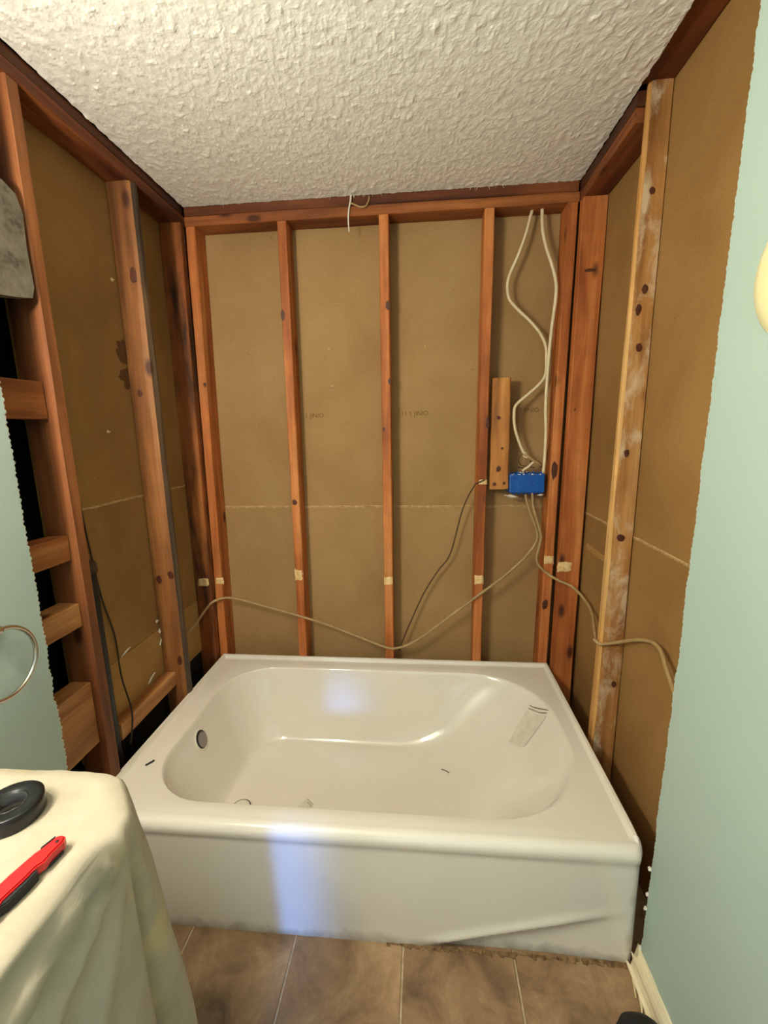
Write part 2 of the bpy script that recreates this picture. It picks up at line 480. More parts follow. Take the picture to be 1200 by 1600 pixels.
box('backing_sheet', (-0.1, YB+0.016, 0.0), (1.66, YB+0.03, 2.345), DARKSH, wb)
seam_strip('board_seam', (0.02, YB, 0), (1.5, YB, 0), 1.071, (0, -1, 0), wb, SEAM, 0.015)
for x, z, t in ((0.438, 1.474, '1 JINIO'), (0.868, 1.474, '11 1 JINIO'), (1.372, 1.478, '1 JINIO')):
    printing(t, (x, YB-0.0004, z), (PI/2, 0, 0), 0.027, wb)
for x, z, r in ((0.561, 1.761, 0.006), (0.566, 1.606, 0.0065), (0.975, 1.758, 0.005), (0.20, 1.757, 0.004)):
    o = lathe('screw_tip', [(0.0001, -0.012), (r*0.5, -0.006), (r, -0.001), (r*1.3, 0.0)], STEEL, wb, (x, YB, z), 10, 'y')

# ---- left wall: cut drywall near the camera, paper board in the bays
def cut_drywall(name, x_front, thick, yedge, sgn, parent, mat, amp, seed, lean=0.0):
    """painted board with a sawn / snapped vertical edge at y = yedge, running to YE. sgn: +1 board is at smaller x than its face"""
    n = 520; V, F, FM = [], [], []
    for k in range(n+1):
        z = H*k/n
        saw = amp*(((k*7919) % 13)/13-0.5)*(1 if k % 2 else -0.8)
        j = 0.006*nz(z*7, seed) + 0.004*nz(z*23, seed+3) + saw
        y = yedge + j + lean*(1-z/H)
        pe = y - 0.004 - 0.003*abs(nz(z*40, seed+8))
        xf, xb = x_front, x_front - sgn*thick
        V += [(xf, YE, z), (xf, pe, z), (xf - sgn*0.002, y-0.0012, z), (xb, y+0.001*nz(z*60, seed), z), (xb, YE, z)]
    for k in range(n):
        for i in range(4):
            a = k*5+i; F.append([a, a+1, a+6, a+5]); FM.append(0 if i == 0 else (1 if i < 3 else 2))
        F.append([k*5+4, k*5, k*5+5, k*5+9]); FM.append(2)
    F.append([0, 1, 2, 3, 4]); FM.append(1); b = n*5; F.append([b+4, b+3, b+2, b+1, b]); FM.append(1)
    return obj(name, V, F, mat, parent, mats=[mat, GYP, P_SIDE], fmat=FM)
XLB = XL-DEP-0.001
wl = thing('wall_left', (XLB-0.02, -1.0, 0), kind='structure')
cut_drywall('drywall_panel', 0.0198, 0.0125, -0.928, 1, wl, MINT, 0.007, 2.0)
box('paper_board', (XLB-0.014, -0.765, 1.191), (XLB, DEP, 2.345), P_SIDE, wl)
box('paper_board', (XLB-0.014, -0.765, 0.656), (XLB, DEP, 1.189), P_SIDE, wl)
box('paper_board', (XLB-0.014, -0.765, 0.405), (XLB, DEP, 0.654), P_PATCH, wl)
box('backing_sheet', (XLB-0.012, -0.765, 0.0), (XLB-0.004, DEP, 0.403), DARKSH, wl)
box('backing_sheet', (XLB-0.14, YE, -0.05), (XLB-0.12, DEP+0.04, 2.36), DARKSH, wl)  # added behind the open bay; its dark colour stands in for the bay's shade
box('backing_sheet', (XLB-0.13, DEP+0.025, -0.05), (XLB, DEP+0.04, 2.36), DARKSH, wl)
seam_strip('board_seam', (XLB, -0.74, 0), (XLB, 0.05, 0), 1.190, (1, 0, 0), wl)
def tear(name, c, ax, ln, hh, nrm, parent):
    c, ax, nrm = Vector(c), Vector(ax), Vector(nrm); V, F = [], []; up = nrm.cross(ax)
    n = 9
    for k in range(n+1):
        t = k/n; w0 = hh*math.sin(PI*min(max(t, 0.06), 0.94))*(0.6+0.5*nz(t*7, c.y*40, c.z*9))
        p = c + ax*(t-0.5)*ln
        V += [p-up*w0*0.5, p+nrm*(0.004+0.003*nz(t*5, c.z*30)), p+up*w0*0.5]
    for k in range(n):
        for i in range(2): F.append([k*3+i, k*3+i+1, k*3+i+4, k*3+i+3])
    return obj(name, V, F, GYP, parent)
for (y, z, ln, hh, ang) in ((-0.535, 0.662, 0.05, 0.012, 0.25), (-0.345, 0.690, 0.018, 0.02, 0.1), (-0.335, 0.645, 0.02, 0.03, 1.2), (-0.337, 0.60, 0.03, 0.02, 0.9), (-0.42, 0.49, 0.05, 0.012, 0.5)):
    tear('torn_paper', (XLB+0.0005, y, z), (0, math.cos(ang), math.sin(ang)), ln, hh, (1, 0, 0), wl)
for y, z in ((-0.36, 1.93), (-0.475, 1.425)):
    lathe('screw_tip', [(0.0001, 0.010), (0.003, 0.005), (0.005, 0.001), (0.007, 0.0)], STEEL, wl, (XLB, y, z), 8, 'x')
# damp brown blots beside the second stud
for y, z, a, b in ((-0.350, 1.700, 0.036, 0.042), (-0.348, 1.612, 0.034, 0.034)):
    V = [(XLB+0.0012, y, z)]; n = 18
    for k in range(n):
        t = 2*PI*k/n; q = 1+0.75*nz(math.cos(t)*2.1, math.sin(t)*2.1, z*30); V.append((XLB+0.0008, y+a*q*math.cos(t), z+b*q*math.sin(t)))
    obj('damp_stain', V, [[0, k+1, (k+1) % n+1] for k in range(n)], simple('damp_stain_brown', (92, 58, 24), 0.8), wl)

# ---- right wall
XRB = XR+DEP+0.001
wr = thing('wall_right', (XRB+0.02, -1.0, 0), kind='structure')
cut_drywall('drywall_panel', 1.5335, 0.0125, -0.926, -1, wr, MINT, 0.004, 11.0, 0.034)
box('paper_board', (XRB, YE, 1.063), (XRB+0.014, DEP, 2.345), P_SIDE, wr)
box('paper_board', (XRB, YE, 0.0), (XRB+0.014, DEP, 1.061), P_SIDE, wr)
seam_strip('board_seam', (XRB, -1.0, 0), (XRB, 0.05, 0), 1.062, (-1, 0, 0), wr, SEAM, 0.013)
seam_strip('scuffed_line', (XRB, -0.41, 0), (XRB, -0.06, 0), 0.93, (-1, 0, 0), wr, P_PATCH, 0.035, 40)
for (y, z) in ((-0.97, 0.235), (-0.95, 0.19), (-0.935, 0.31), (-0.925, 0.06)):
    bm = bmesh.new(); bmesh.ops.create_icosphere(bm, subdivisions=2, radius=0.005)
    for v in bm.verts: v.co *= 1+0.9*nz(v.co.x*260, v.co.y*260, z*70+v.co.z*200)
    V = [v.co+Vector((1.533, -0.897+0.1*(y+0.95), z)) for v in bm.verts]; bm.verts.index_update(); F = [[v.index for v in f.verts] for f in bm.faces]; bm.free()
    obj('gypsum_crumb', V, F, GYP, wr)
# ---- wall behind the camera with its doorway
wf = thing('wall_front', (0.77, YE, 0), kind='structure')
box('drywall_panel', (-0.1, YE-0.1, 0), (0.40, YE, 2.345), CREAMW, wf)
box('drywall_panel', (1.48, YE-0.1, 0), (1.66, YE, 2.345), CREAMW, wf)
box('drywall_panel', (0.40, YE-0.1, 2.06), (1.48, YE, 2.345), CREAMW, wf)

# broken end of the cream baseboard on the right
def baseboard():
    n = 30; V, F = [], []
    prof = [(1.5325, 0.0), (1.502, 0.0), (1.500, 0.010), (1.507, 0.014), (1.5115, 0.028), (1.512, 0.040), (1.516, 0.050), (1.524, 0.057), (1.5325, 0.058)]
    N = len(prof)
    for k in range(n+1):
        y = -0.905 + (YE+0.905)*(k/n)**1.6
        for i, (x, z) in enumerate(prof):
            e = (0.030*random.random()-0.012*(i % 3)) if k == 0 else 0
            jx = 0.0018*nz(y*60, i*3.0) if k < 18 else 0
            V.append((x+jx, y-e, z+0.0015*nz(y*50, i*9.0)))
    for k in range(n):
        for i in range(N-1): F.append([k*N+i, k*N+i+1, (k+1)*N+i+1, (k+1)*N+i])
    F.append(list(range(N))); F.append([n*N+i for i in range(N)][::-1])
    return tag(obj('baseboard_right', V, F, BASEW), kind='structure')
bb = baseboard()
for k in range(7):
    y = -0.915-0.012*k; x = 1.503+0.004*(k % 3)
    l = random.uniform(0.02, 0.055)
    beam('splinter', [(x, y, 0.004), (x+0.007, y, 0.004), (x+0.007, y, 0.010), (x, y, 0.010)],
         [(x-0.012, y-l, 0.002), (x-0.009, y-l, 0.002), (x-0.009, y-l, 0.005), (x-0.012, y-l, 0.005)], BASEW, bb, seg=3, ch=0.0006)

# ------------------------------------------------------------------ framing
def stud_back(x0b, x1b, x0t, x1t, label, z1=2.235, mat=W_V, y0=0.0, y1=DEP, name='wall_stud'):
    o = beam(name, [(x0b, y0, 0), (x1b, y0, 0), (x1b, y1, 0), (x0b, y1, 0)],
             [(x0t, y0, z1), (x1t, y0, z1), (x1t, y1, z1), (x0t, y1, z1)], mat, seg=22)
    return tag(o, label, 'stud', 'studs of the back wall')
sA = stud_back(-0.022, 0.015, 0.008, 0.046, 'orange wooden stud in the back left corner beside the black-stained stud')
sB = stud_back(0.372, 0.410, 0.387, 0.425, 'orange back wall stud just left of the middle one, crossed by the tan cable')
sC = stud_back(0.786, 0.824, 0.793, 0.831, 'narrow orange middle stud of the back wall, behind the tub centre')
sD = stud_back(1.186, 1.224, 1.199, 1.237, 'orange back wall stud beside the short scrap board')
sE = stud_back(1.476, 1.514, 1.504, 1.542, 'reddish orange stud at the back right, just right of the blue box')
def notch(parent, x, z, hw, hh, y=0.0, axis='y'):
    """pale raw patch where the stud was chiselled"""
    n = 5; V, F = [], []
    for j in range(n+1):
        for i in range(n+1):
            u, v = i/n-0.5, j/n-0.5
            du = 0.10*nz(v*6+x*9, z*7, i) if i in (0, n) else 0
            dv = 0.14*nz(u*9+x*9, z*5, j) if j in (0, n) else 0
            d = -0.0018 + 0.0012*nz(u*5+x*20, v*5, z*9)
            if i in (0, n) or j in (0, n): d = 0.001
            a, b = (u+du)*2*hw, (v+dv)*2*hh
            V.append((x+a, y+d, z+b) if axis == 'y' else (x+d, y+a, z+b))
    for j in range(n):
        for i in range(n): F.append([j*(n+1)+i, j*(n+1)+i+1, (j+1)*(n+1)+i+1, (j+1)*(n+1)+i])
    o = obj('chiselled_notch', V, F, RAW, parent); o['label'] = 'pale chiselled notch'; return o
notch(sA, 0.013, 0.735, 0.020, 0.017); notch(sB, 0.395, 0.768, 0.019, 0.028)
notch(sC, 0.807, 0.745, 0.019, 0.021); notch(sD, 1.209, 0.755, 0.019, 0.022); notch(sD, 1.214, 1.190, 0.018, 0.012)
notch(sE, 1.504, 0.850, 0.020, 0.020)

# top plates
def tl(o, lab): return tag(o, lab, 'top plate', 'top plates under the ceiling')
tl(beam('top_plate', [(XL, -0.001, 2.236), (XL, DEP, 2.236), (XL, DEP, 2.272), (XL, -0.001, 2.272)],
     [(1.545, -0.001, 2.236), (1.545, DEP, 2.236), (1.545, DEP, 2.272), (1.545, -0.001, 2.272)], W_X, seg=30),
   'orange lower top plate across the back wall, resting on the studs')
tl(beam('top_plate', [(XL, 0.003, 2.2735), (XL, DEP, 2.2735), (XL, DEP, 2.311), (XL, 0.003, 2.311)],
     [(1.541, 0.001, 2.2735), (1.541, DEP, 2.2735), (1.541, DEP, 2.311), (1.541, 0.001, 2.311)], W_XD, seg=30),
   'darker upper top plate across the back wall, touching the ceiling edge')
tl(beam('top_plate', [(XL-DEP, -1.6, 2.238), (XL, -1.6, 2.238), (XL, -1.6, 2.274), (XL-DEP, -1.6, 2.274)],
     [(XL-DEP, -0.003, 2.236), (XL, -0.003, 2.236), (XL, -0.003, 2.272), (XL-DEP, -0.003, 2.272)], W_Y, seg=40),
   'brown lower top plate along the left wall, above the left studs')
tl(beam('top_plate', [(XL-DEP, -1.6, 2.2785), (XL-0.010, -1.6, 2.2785), (XL-0.010, -1.6, 2.312), (XL-DEP, -1.6, 2.312)],
     [(XL-DEP, -0.003, 2.2770), (XL-0.006, -0.003, 2.2770), (XL-0.006, -0.003, 2.312), (XL-DEP, -0.003, 2.312)], W_YD, seg=40),
   'near-black upper top plate along the left wall, under the ceiling edge')
tl(beam('top_plate', [(XR+0.002, -0.425, 2.236), (XRB-0.001, -0.425, 2.236), (XRB-0.001, -0.425, 2.272), (XR+0.002, -0.425, 2.272)],
     [(XR+0.002, DEP, 2.236), (XRB-0.001, DEP, 2.236), (XRB-0.001, DEP, 2.272), (XR+0.002, DEP, 2.272)], W_Y, seg=16),
   'short brown lower top plate on the right wall, behind the white-smeared stud')
tl(beam('top_plate', [(XR+0.004, -0.428, 2.2735), (XRB-0.001, -0.428, 2.2735), (XRB-0.001, -0.428, 2.311), (XR+0.004, -0.428, 2.311)],
     [(XR+0.004, DEP, 2.2735), (XRB-0.001, DEP, 2.2735), (XRB-0.001, DEP, 2.311), (XR+0.004, DEP, 2.311)], W_YD, seg=16),
   'dark upper top plate on the far right wall, between lower plate and ceiling')
pn = tl(beam('top_plate', [(XR+0.001, -1.6, 2.322), (XRB-0.001, -1.6, 2.322), (XRB-0.001, -1.6, 2.350), (XR+0.001, -1.6, 2.350)],
     [(XR+0.001, -0.432, 2.322), (XRB-0.001, -0.432, 2.322), (XRB-0.001, -0.432, 2.350), (XR+0.001, -0.432, 2.350)], W_Y, seg=30),
   'dark red-brown near top plate in the upper right corner, above the white-smeared stud')
tear('paint_chip', (XR+0.008, -0.53, 2.3215), (0, 1, 0), 0.09, 0.014, (0, 0, -1), pn)

# left wall studs
def stud_left(y0, y1, label, dx=0.0, z1=2.237, mats=None, face_mat=None, mat=W_L, chs=None):
    o = beam('wall_stud', [(XL-DEP, y0, 0), (XL, y0, 0), (XL, y1, 0), (XL-DEP, y1, 0)],
             [(XL-DEP, y0+dx, z1), (XL, y0+dx, z1), (XL, y1+dx, z1), (XL-DEP, y1+dx, z1)], mat, seg=22, mats=mats, face_mat=face_mat, chs=chs)
    return tag(o, label, 'stud', 'studs of the side walls')
stud_left(-0.776, -0.738, 'brown stud at the far left, with short blocking boards butting against it', mat=W_L1)
s2 = stud_left(-0.336, -0.298, 'round-edged tan stud in the middle of the left wall with a rough grey front face', mats=[W_L, W_LG], face_mat={3: 1, 4: 1, 5: 1, 6: 1}, chs=[0.003, 0.020, 0.003, 0.003])
slc = tag(beam('wall_stud', [(XL-DEP-0.02, -0.042, 0), (XL-0.026, -0.042, 0), (XL-0.026, -0.003, 0), (XL-DEP-0.02, -0.003, 0)],
     [(XL-DEP, -0.042, 2.236), (XL, -0.042, 2.236), (XL, -0.003, 2.236), (XL-DEP, -0.003, 2.236)], W_LC, seg=22),
   'black-stained stud at the back end of the left wall', 'stud', 'studs of the side walls')
notch(slc, -0.042, 0.742, 0.028, 0.020, -0.0425)

# right wall studs
src = tag(beam('wall_stud', [(XR-0.018, -0.042, 0), (XRB-0.022, -0.042, 0), (XRB-0.022, -0.003, 0), (XR-0.018, -0.003, 0)],
     [(XR, -0.042, 2.234), (XRB-0.002, -0.042, 2.234), (XRB-0.002, -0.003, 2.234), (XR, -0.003, 2.234)], W_V, seg=22),
   'wide red-brown stud in the back right corner, facing the room', 'stud', 'studs of the side walls')
notch(src, 1.558, 0.832, 0.029, 0.022, -0.0425)
srn = tag(beam('wall_stud', [(1.553, -0.446, 0), (XRB-0.002, -0.446, 0), (XRB-0.002, -0.406, 0), (1.553, -0.406, 0)],
     [(1.571, -0.446, 2.322), (XRB-0.001, -0.446, 2.322), (XRB-0.001, -0.430, 2.322), (1.571, -0.430, 2.322)], W_R, seg=26,
     chs=[0.007, 0.003, 0.003, 0.003], mats=[W_R, W_RE], face_mat={0: 1, 7: 1}),
   'pale stud on the right wall smeared with white plaster', 'stud', 'studs of the side walls')

KNOT = simple('dark_resin_knot', (58, 26, 12), 0.6, mott=(90, (92, 44, 18)))
def knot(parent, x, y, z, a, b, axis='y'):
    n = 14; V = []
    for k in range(n):
        t = 2*PI*k/n; q = 1+0.3*nz(math.cos(t)*1.5+x*9, math.sin(t)*1.5, z*7)
        V.append((x+a*q*math.cos(t), y-0.0012, z+b*q*math.sin(t)))
    V.append((x, y-0.0020, z)); F = [[k, (k+1) % n, n] for k in range(n)]
    return obj('knot', V, F, KNOT, parent)
for p_, x, z, a, b in ((sB, 0.391, 1.885, 0.009, 0.020), (sB, 0.396, 1.105, 0.012, 0.012), (sC, 0.824, 1.905, 0.010, 0.020), (sC, 0.826, 1.612, 0.006, 0.014), (sC, 0.798, 1.417, 0.005, 0.010),
        (sD, 1.229, 1.436, 0.007, 0.026), (sE, 1.507, 1.237, 0.012, 0.038), (sE, 1.497, 0.645, 0.012, 0.022), (sA, 0.030, 1.62, 0.006, 0.010)):
    knot(p_, x, 0.0, z, a, b)
for x, z, a, b in ((-0.046, 1.560, 0.010, 0.013), (-0.010, 0.880, 0.011, 0.014), (-0.058, 0.860, 0.012, 0.016), (-0.012, 0.520, 0.010, 0.022), (-0.020, 1.95, 0.012, 0.026)): knot(s2, x, -0.3365, z, a, b)
for x, z, a, b in ((1.600, 2.055, 0.008, 0.010), (1.603, 1.80, 0.008, 0.014), (1.590, 1.745, 0.008, 0.016), (1.600, 1.64, 0.009, 0.012), (1.59, 1.33, 0.008, 0.012), (1.595, 1.06, 0.012, 0.012), (1.612, 0.545, 0.008, 0.012)): knot(srn, x, -0.4465, z, a, b)
for x, z, a, b in ((1.585, 1.985, 0.022, 0.006), (1.560, 1.48, 0.003, 0.006)): knot(src, x, -0.0425, z, a, b)

# blocking between the far left studs
def block(lo, hi, label, mat=W_B, name='blocking_board', tilt=0.0):
    e0 = [(lo[0], lo[1], lo[2]), (hi[0], lo[1], lo[2]), (hi[0], lo[1], hi[2]), (lo[0], lo[1], hi[2])]
    e1 = [(p[0], hi[1], p[2]+tilt) for p in e0]
    return tag(beam(name, e0, e1, mat, seg=8, ch=0.002), label, 'board', 'blocking boards between the left studs')
block((-0.075, -1.17, 1.457), (-0.016, -0.779, 1.552), 'red-brown blocking board on the left, upper one beside the blue-green drywall')
block((-0.075, -1.17, 1.073), (-0.014, -0.779, 1.143), 'orange blocking board on the left, second from the top below the red-brown one')
block((-0.075, -1.17, 0.876), (-0.012, -0.779, 0.946), 'tan blocking board on the left, level with the towel ring', W_BP)
block((-0.075, -1.17, 0.500), (-0.014, -0.779, 0.700), 'wide pale blocking board on the lower left, just above the draped cloth', W_BP)
block((-0.082, -0.660, 0.412), (-0.035, -0.338, 0.468), 'narrow tan blocking board low in the left bay, behind the tub corner', W_BP)
# grey slab wedged at the top left
V = []
gp = [(-0.93, 1.985), (-0.83, 1.99), (-0.80, 1.975), (-0.787, 1.94), (-0.789, 1.86), (-0.787, 1.775), (-0.797, 1.748), (-0.84, 1.738), (-0.93, 1.725)]
for x in (-0.028, 0.010): V += [(x, y+0.004*nz(y*40, z*40), z) for y, z in gp]
n = len(gp); F = [list(range(n))[::-1], [n+i for i in range(n)]] + [[i, (i+1) % n, n+(i+1) % n, n+i] for i in range(n)]
tag(obj('mortar_slab', V, F, GREYBD, origin=V[0]), 'mottled grey slab with broken corners wedged at the top left stud', 'slab')
# splinters on the far left stud
# scrap board beside stud D
sb = tag(beam('scrap_board', [(1.246, 0.000, 1.158), (1.322, -0.006, 1.160), (1.322, 0.032, 1.160), (1.246, 0.036, 1.158)],
     [(1.246, 0.000, 1.612), (1.318, -0.006, 1.614), (1.318, 0.032, 1.614), (1.246, 0.036, 1.612)], W_S, seg=10, ch=0.004),
   'short yellowish scrap board fixed beside a stud, left of the blue box', 'board')

for x, z, a, b in ((1.272, 1.455, 0.008, 0.008), (1.277, 1.245, 0.009, 0.012), (1.262, 1.182, 0.007, 0.007), (1.302, 1.185, 0.006, 0.007), (1.290, 1.33, 0.005, 0.006)): knot(sb, x, -0.0062, z, a, b)
# black pipe in the left bay
pp = thing('vent_pipe', (-0.046, -0.690, 0), 'black plastic pipe standing behind the far left stud', 'pipe')
lathe('pipe', [(0.021, 0.0), (0.021, 1.015), (0.017, 1.025), (0.017, 0.9)], BLACKP, pp, (-0.046, -0.690, 0.0), 20)
lathe('collar', [(0.0215, 1.005), (0.026, 1.007), (0.026, 1.030), (0.022, 1.040), (0.012, 1.044), (0.0001, 1.045)], simple('brown_pipe_cap', (62, 44, 26), 0.7), pp, (-0.046, -0.690, 0.0), 20)

# ------------------------------------------------------------------ bathtub
TW, TD, TH = 1.52, 0.894, 0.354
def rrect(x0, x1, y0, y1, r, ka=10, ks=10, r2=None):
    """points around a rounded rectangle, constant count, counter-clockwise from the lower left"""
    P = []
    rr = r if r2 is None else r2; rad = (r, rr, rr, r)
    cs = [((x0+r, y0+r), PI), ((x1-rr, y0+rr), 1.5*PI), ((x1-rr, y1-rr), 0), ((x0+r, y1-r), 0.5*PI)]
    for q in range(4):
        (cx, cy), a0 = cs[q]; r = rad[q]
        for k in range(ka): a = a0+0.5*PI*k/ka; P.append((cx+r*math.cos(a), cy+r*math.sin(a)))
        a = a0+0.5*PI; s = (cx+r*math.cos(a), cy+r*math.sin(a))
        (dx, dy), b0 = cs[(q+1) % 4]; rn = rad[(q+1) % 4]; e = (dx+rn*math.cos(b0), dy+rn*math.sin(b0))
        for k in range(ks): t = k/ks; P.append((s[0]+(e[0]-s[0])*t, s[1]+(e[1]-s[1])*t))
    return P
tub = thing('bathtub', (0.76, -0.447, 0), 'white bone porcelain alcove bathtub with a smooth skirted front', 'bathtub')
def basin():
    rings = []
    # outer edge of the deck, then deck, lip, slope, fillet, bottom
    rings.append((rrect(0.010, TW-0.006, -0.868, -0.010, 0.012), TH))
    rings.append((rrect(0.045, TW-0.030, -0.850, -0.045, 0.06), TH-0.001))
    prof = [(0.0, 0.0), (0.012, 0.0008), (0.026, 0.0035), (0.042, 0.009), (0.062, 0.019), (0.085, 0.034)]
    for k in range(1, 13): prof.append((0.085+0.515*k/12, 0.034+0.188*(k/12)**0.94))
    for k in range(1, 9):
        a = k/8; prof.append((0.60+0.40*a, 0.222+0.068*math.sin(a*PI/2)))
    for s, d in prof:
        e = s
        xl = 0.100+0.140*e; xr = 1.462-0.40*e; yf = -0.822+0.120*e; yb = -0.085-0.125*e
        rings.append((rrect(xl, xr, yf, yb, 0.205-0.075*e, r2=0.300-0.062*e), TH-d))
    for f, d in ((0.8, 0.2925), (0.5, 0.296), (0.2, 0.299)):
        xl, xr, yf, yb = 0.240, 1.062, -0.702, -0.210; cx, cy = (xl+xr)/2, (yf+yb)/2
        rings.append((rrect(cx+(xl-cx)*f, cx+(xr-cx)*f, cy+(yf-cy)*f, cy+(yb-cy)*f, 0.13*f, r2=0.235*f), TH-d))
    N = len(rings[0][0]); V = [(x, y, z) for r, z in rings for x, y in r]; F = []
    for k in range(len(rings)-1):
        for i in range(N): F.append([k*N+i, k*N+(i+1) % N, (k+1)*N+(i+1) % N, (k+1)*N+i])
    F.append([(len(rings)-1)*N+i for i in range(N)])
    # turn down at the wall sides
    b = len(V); V += [(x, y, TH-0.06) for x, y in rings[0][0]]
    return V, F
BV, BF = basin()
ob = obj('basin', BV, BF, PORC, tub, smooth=True)
bvh = BVHTree.FromPolygons([Vector(v) for v in BV], BF)
def drop(x, y, up=0.0):
    h = bvh.ray_cast(Vector((x, y, 1.0)), Vector((0, 0, -1)))
    return h[0]+h[1]*up*(1 if h[1].z > 0 else -1), h[1]
def apron():
    nx = 120; prof = []
    # roll over the front rim, then the skirt
    for k in range(9):
        a = k/8*PI/2; prof.append((-0.868-0.026*math.sin(a), TH-0.026+0.026*math.cos(a)))
    prof += [(-0.8935, 0.318), (-0.891, 0.311), (-0.889, 0.304), (-0.8885, 0.296)]
    for k in range(1, 41): prof.append((-0.8885-0.0055*k/40, 0.296*(1-k/40)))
    V, F = [], []; N = len(prof)
    for i in range(nx+1):
        x = 0.002+(TW+0.002)*i/nx
        for j, (y, z) in enumerate(prof):
            xx = x
            if j > 10:
                zc = 0.008+(x-0.959)*0.296
                fade = max(0, min(1, (x-0.95)/0.08))*max(0, min(1, (1.50-x)/0.18))
                dlt = (zc-z)
                if dlt > 0: y += 0.017*fade*(1-math.exp(-dlt/0.022))*math.exp(-dlt/0.25)
                y -= 0.007*fade*math.exp(-(dlt/0.016)**2)
            # rounded right and left ends
            e = min(x-0.002, TW+0.004-x)
            if e < 0.02: y += 0.02-math.sqrt(max(0, 0.02**2-(0.02-e)**2))
            V.append((xx, y, z))
    for i in range(nx):
        for j in range(N-1): F.append([i*N+j, i*N+j+1, (i+1)*N+j+1, (i+1)*N+j])
    return obj('apron', V, F, PORC_A, tub, smooth=True)
apron()
# end panels so that the tub is closed towards the walls
box('side_skirt', (0.014, -0.868, 0.0), (0.020, -0.02, TH-0.03), PORC, tub)
box('side_skirt', (TW-0.020, -0.868, 0.0), (TW-0.014, -0.02, TH-0.03), PORC, tub)
# raised tile flange on three sides
def flange():
    path = [(0.002, -0.874, -0.018), (0.001, -0.855, -0.004), (0.000, -0.82, 0), (0.000, 0.000, 0), (TW, 0.000, 0), (TW, -0.82, 0), (TW, -0.855, -0.004), (TW-0.001, -0.874, -0.018)]
    inn = [(0.016, -0.868), (0.016, -0.85), (0.016, -0.82), (0.016, -0.016), (TW-0.016, -0.016), (TW-0.016, -0.82), (TW-0.016, -0.85), (TW-0.016, -0.868)]
    V, F = [], []
    for (a, b, h), (c, d) in zip(path, inn):
        V += [(a, b, TH-0.05), (a, b, TH+0.010+h), (a+(c-a)*0.2, b+(d-b)*0.2, TH+0.013+h), (a+(c-a)*0.75, b+(d-b)*0.75, TH+0.012+h), (c, d, TH+0.005+h*0.4), (c+(c-a)*0.35, d+(d-b)*0.35, TH-0.0003)]
    n = 6
    for k in range(7):
        for i in range(n-1): F.append([k*n+i, k*n+i+1, (k+1)*n+i+1, (k+1)*n+i])
    F.append(list(range(n))); F.append([7*n+i for i in range(n)][::-1])
    return obj('tile_flange', V, F, PORC, tub)
flange()
# overflow opening on the left end
OVY = -0.475
h = bvh.ray_cast(Vector((0.7, OVY, 0.278)), Vector((-1, 0, 0)))
oc, on = h[0], h[1]
if on.x < 0: on = -on
up = Vector((0, 0, 1)); tx = up.cross(on).normalized(); ty = on.cross(tx)
def disc(name, c, nrm, a, b, prof, mat, parent, n=28):
    V, F = [], []
    for r, d in prof:
        for k in range(n):
            t = 2*PI*k/n; V.append(c + tx*a*r*math.cos(t) + ty*b*r*math.sin(t) + nrm*d)
    for i in range(len(prof)-1):
        for k in range(n): F.append([i*n+k, i*n+(k+1) % n, (i+1)*n+(k+1) % n, (i+1)*n+k])
    F.append([(len(prof)-1)*n+k for k in range(n)])
    return obj(name, V, F, mat, parent, smooth=True, origin=c)
disc('overflow_rim', oc, on, 0.031, 0.034, [(1.22, 0.0), (1.15, 0.003), (1.02, 0.003), (0.96, 0.0005)], PORC, tub)
disc('overflow_hole', oc, on, 0.031, 0.034, [(1.0, 0.0022), (0.5, 0.0022)], BLACKP, tub)
disc('overflow_plate', oc - ty*0.005 + tx*0.004, on, 0.026, 0.029, [(1.0, 0.0028), (0.5, 0.0034)], GREYPL, tub)
# drain ring at the left of the floor
p, nn = drop(0.296, -0.548)
dz = p.z
lathe('drain_ring', [(0.0345, 0.001), (0.0352, 0.0032), (0.037, 0.0030), (0.039, 0.0008)], PORC, tub, (p.x, p.y, dz), 28)
lathe('drain_gap', [(0.0345, 0.0016), (0.031, 0.0016), (0.0305, 0.0012)], simple('drain_shadow_gap', (58, 48, 34), 0.7), tub, (p.x, p.y, dz), 28)
lathe('drain_stopper', [(0.031, 0.0010), (0.030, 0.0040), (0.022, 0.0058), (0.0001, 0.0062)], PORC, tub, (p.x, p.y, dz), 28)

# clear wrinkled labels stuck in the tub
def film(name, c, ang, L, Wd, label, cat, stripe_at=None, nl=14, nw=8, trapez=0.25):
    root = thing(name, drop(*c)[0], label, cat)
    ca, sa = math.cos(ang), math.sin(ang)
    V, F = [], []
    for i in range(nl+1):
        for j in range(nw+1):
            u = (i/nl-0.5)*L; v = (j/nw-0.5)*Wd*(1-trapez*(0.5-i/nl)*2*0.5)
            x, y = c[0]+u*ca-v*sa, c[1]+u*sa+v*ca
            p, nrm = drop(x, y); nrm = nrm if nrm.z > 0 else -nrm
            V.append(p+nrm*(0.0022+0.0018*abs(nz(i*0.9, j*0.35, c[0]*9))))
    for i in range(nl):
        for j in range(nw): a = i*(nw+1)+j; F.append([a, a+1, a+nw+2, a+nw+1])
    cfm = obj('clear_film', V, F, FILM, root, smooth=False)
    for s in (stripe_at or []):
        V, F = [], []
        for j in range(nw+1):
            for d in (-0.0012, 0.0012):
                u = s*L+d; v = (j/nw-0.5)*Wd*1.05
                p, nrm = drop(c[0]+u*ca-v*sa, c[1]+u*sa+v*ca); nrm = nrm if nrm.z > 0 else -nrm
                V.append(p+nrm*0.003)
        for j in range(nw): F.append([2*j, 2*j+1, 2*j+3, 2*j+2])
        obj('dark_line', V, F, LINE, cfm)
    return root
film('film_label', (1.360, -0.325), 0.62, 0.105, 0.085, 'clear wrinkled label with two dark lines on the sloping right end of the tub', 'label', (0.56, 0.64))
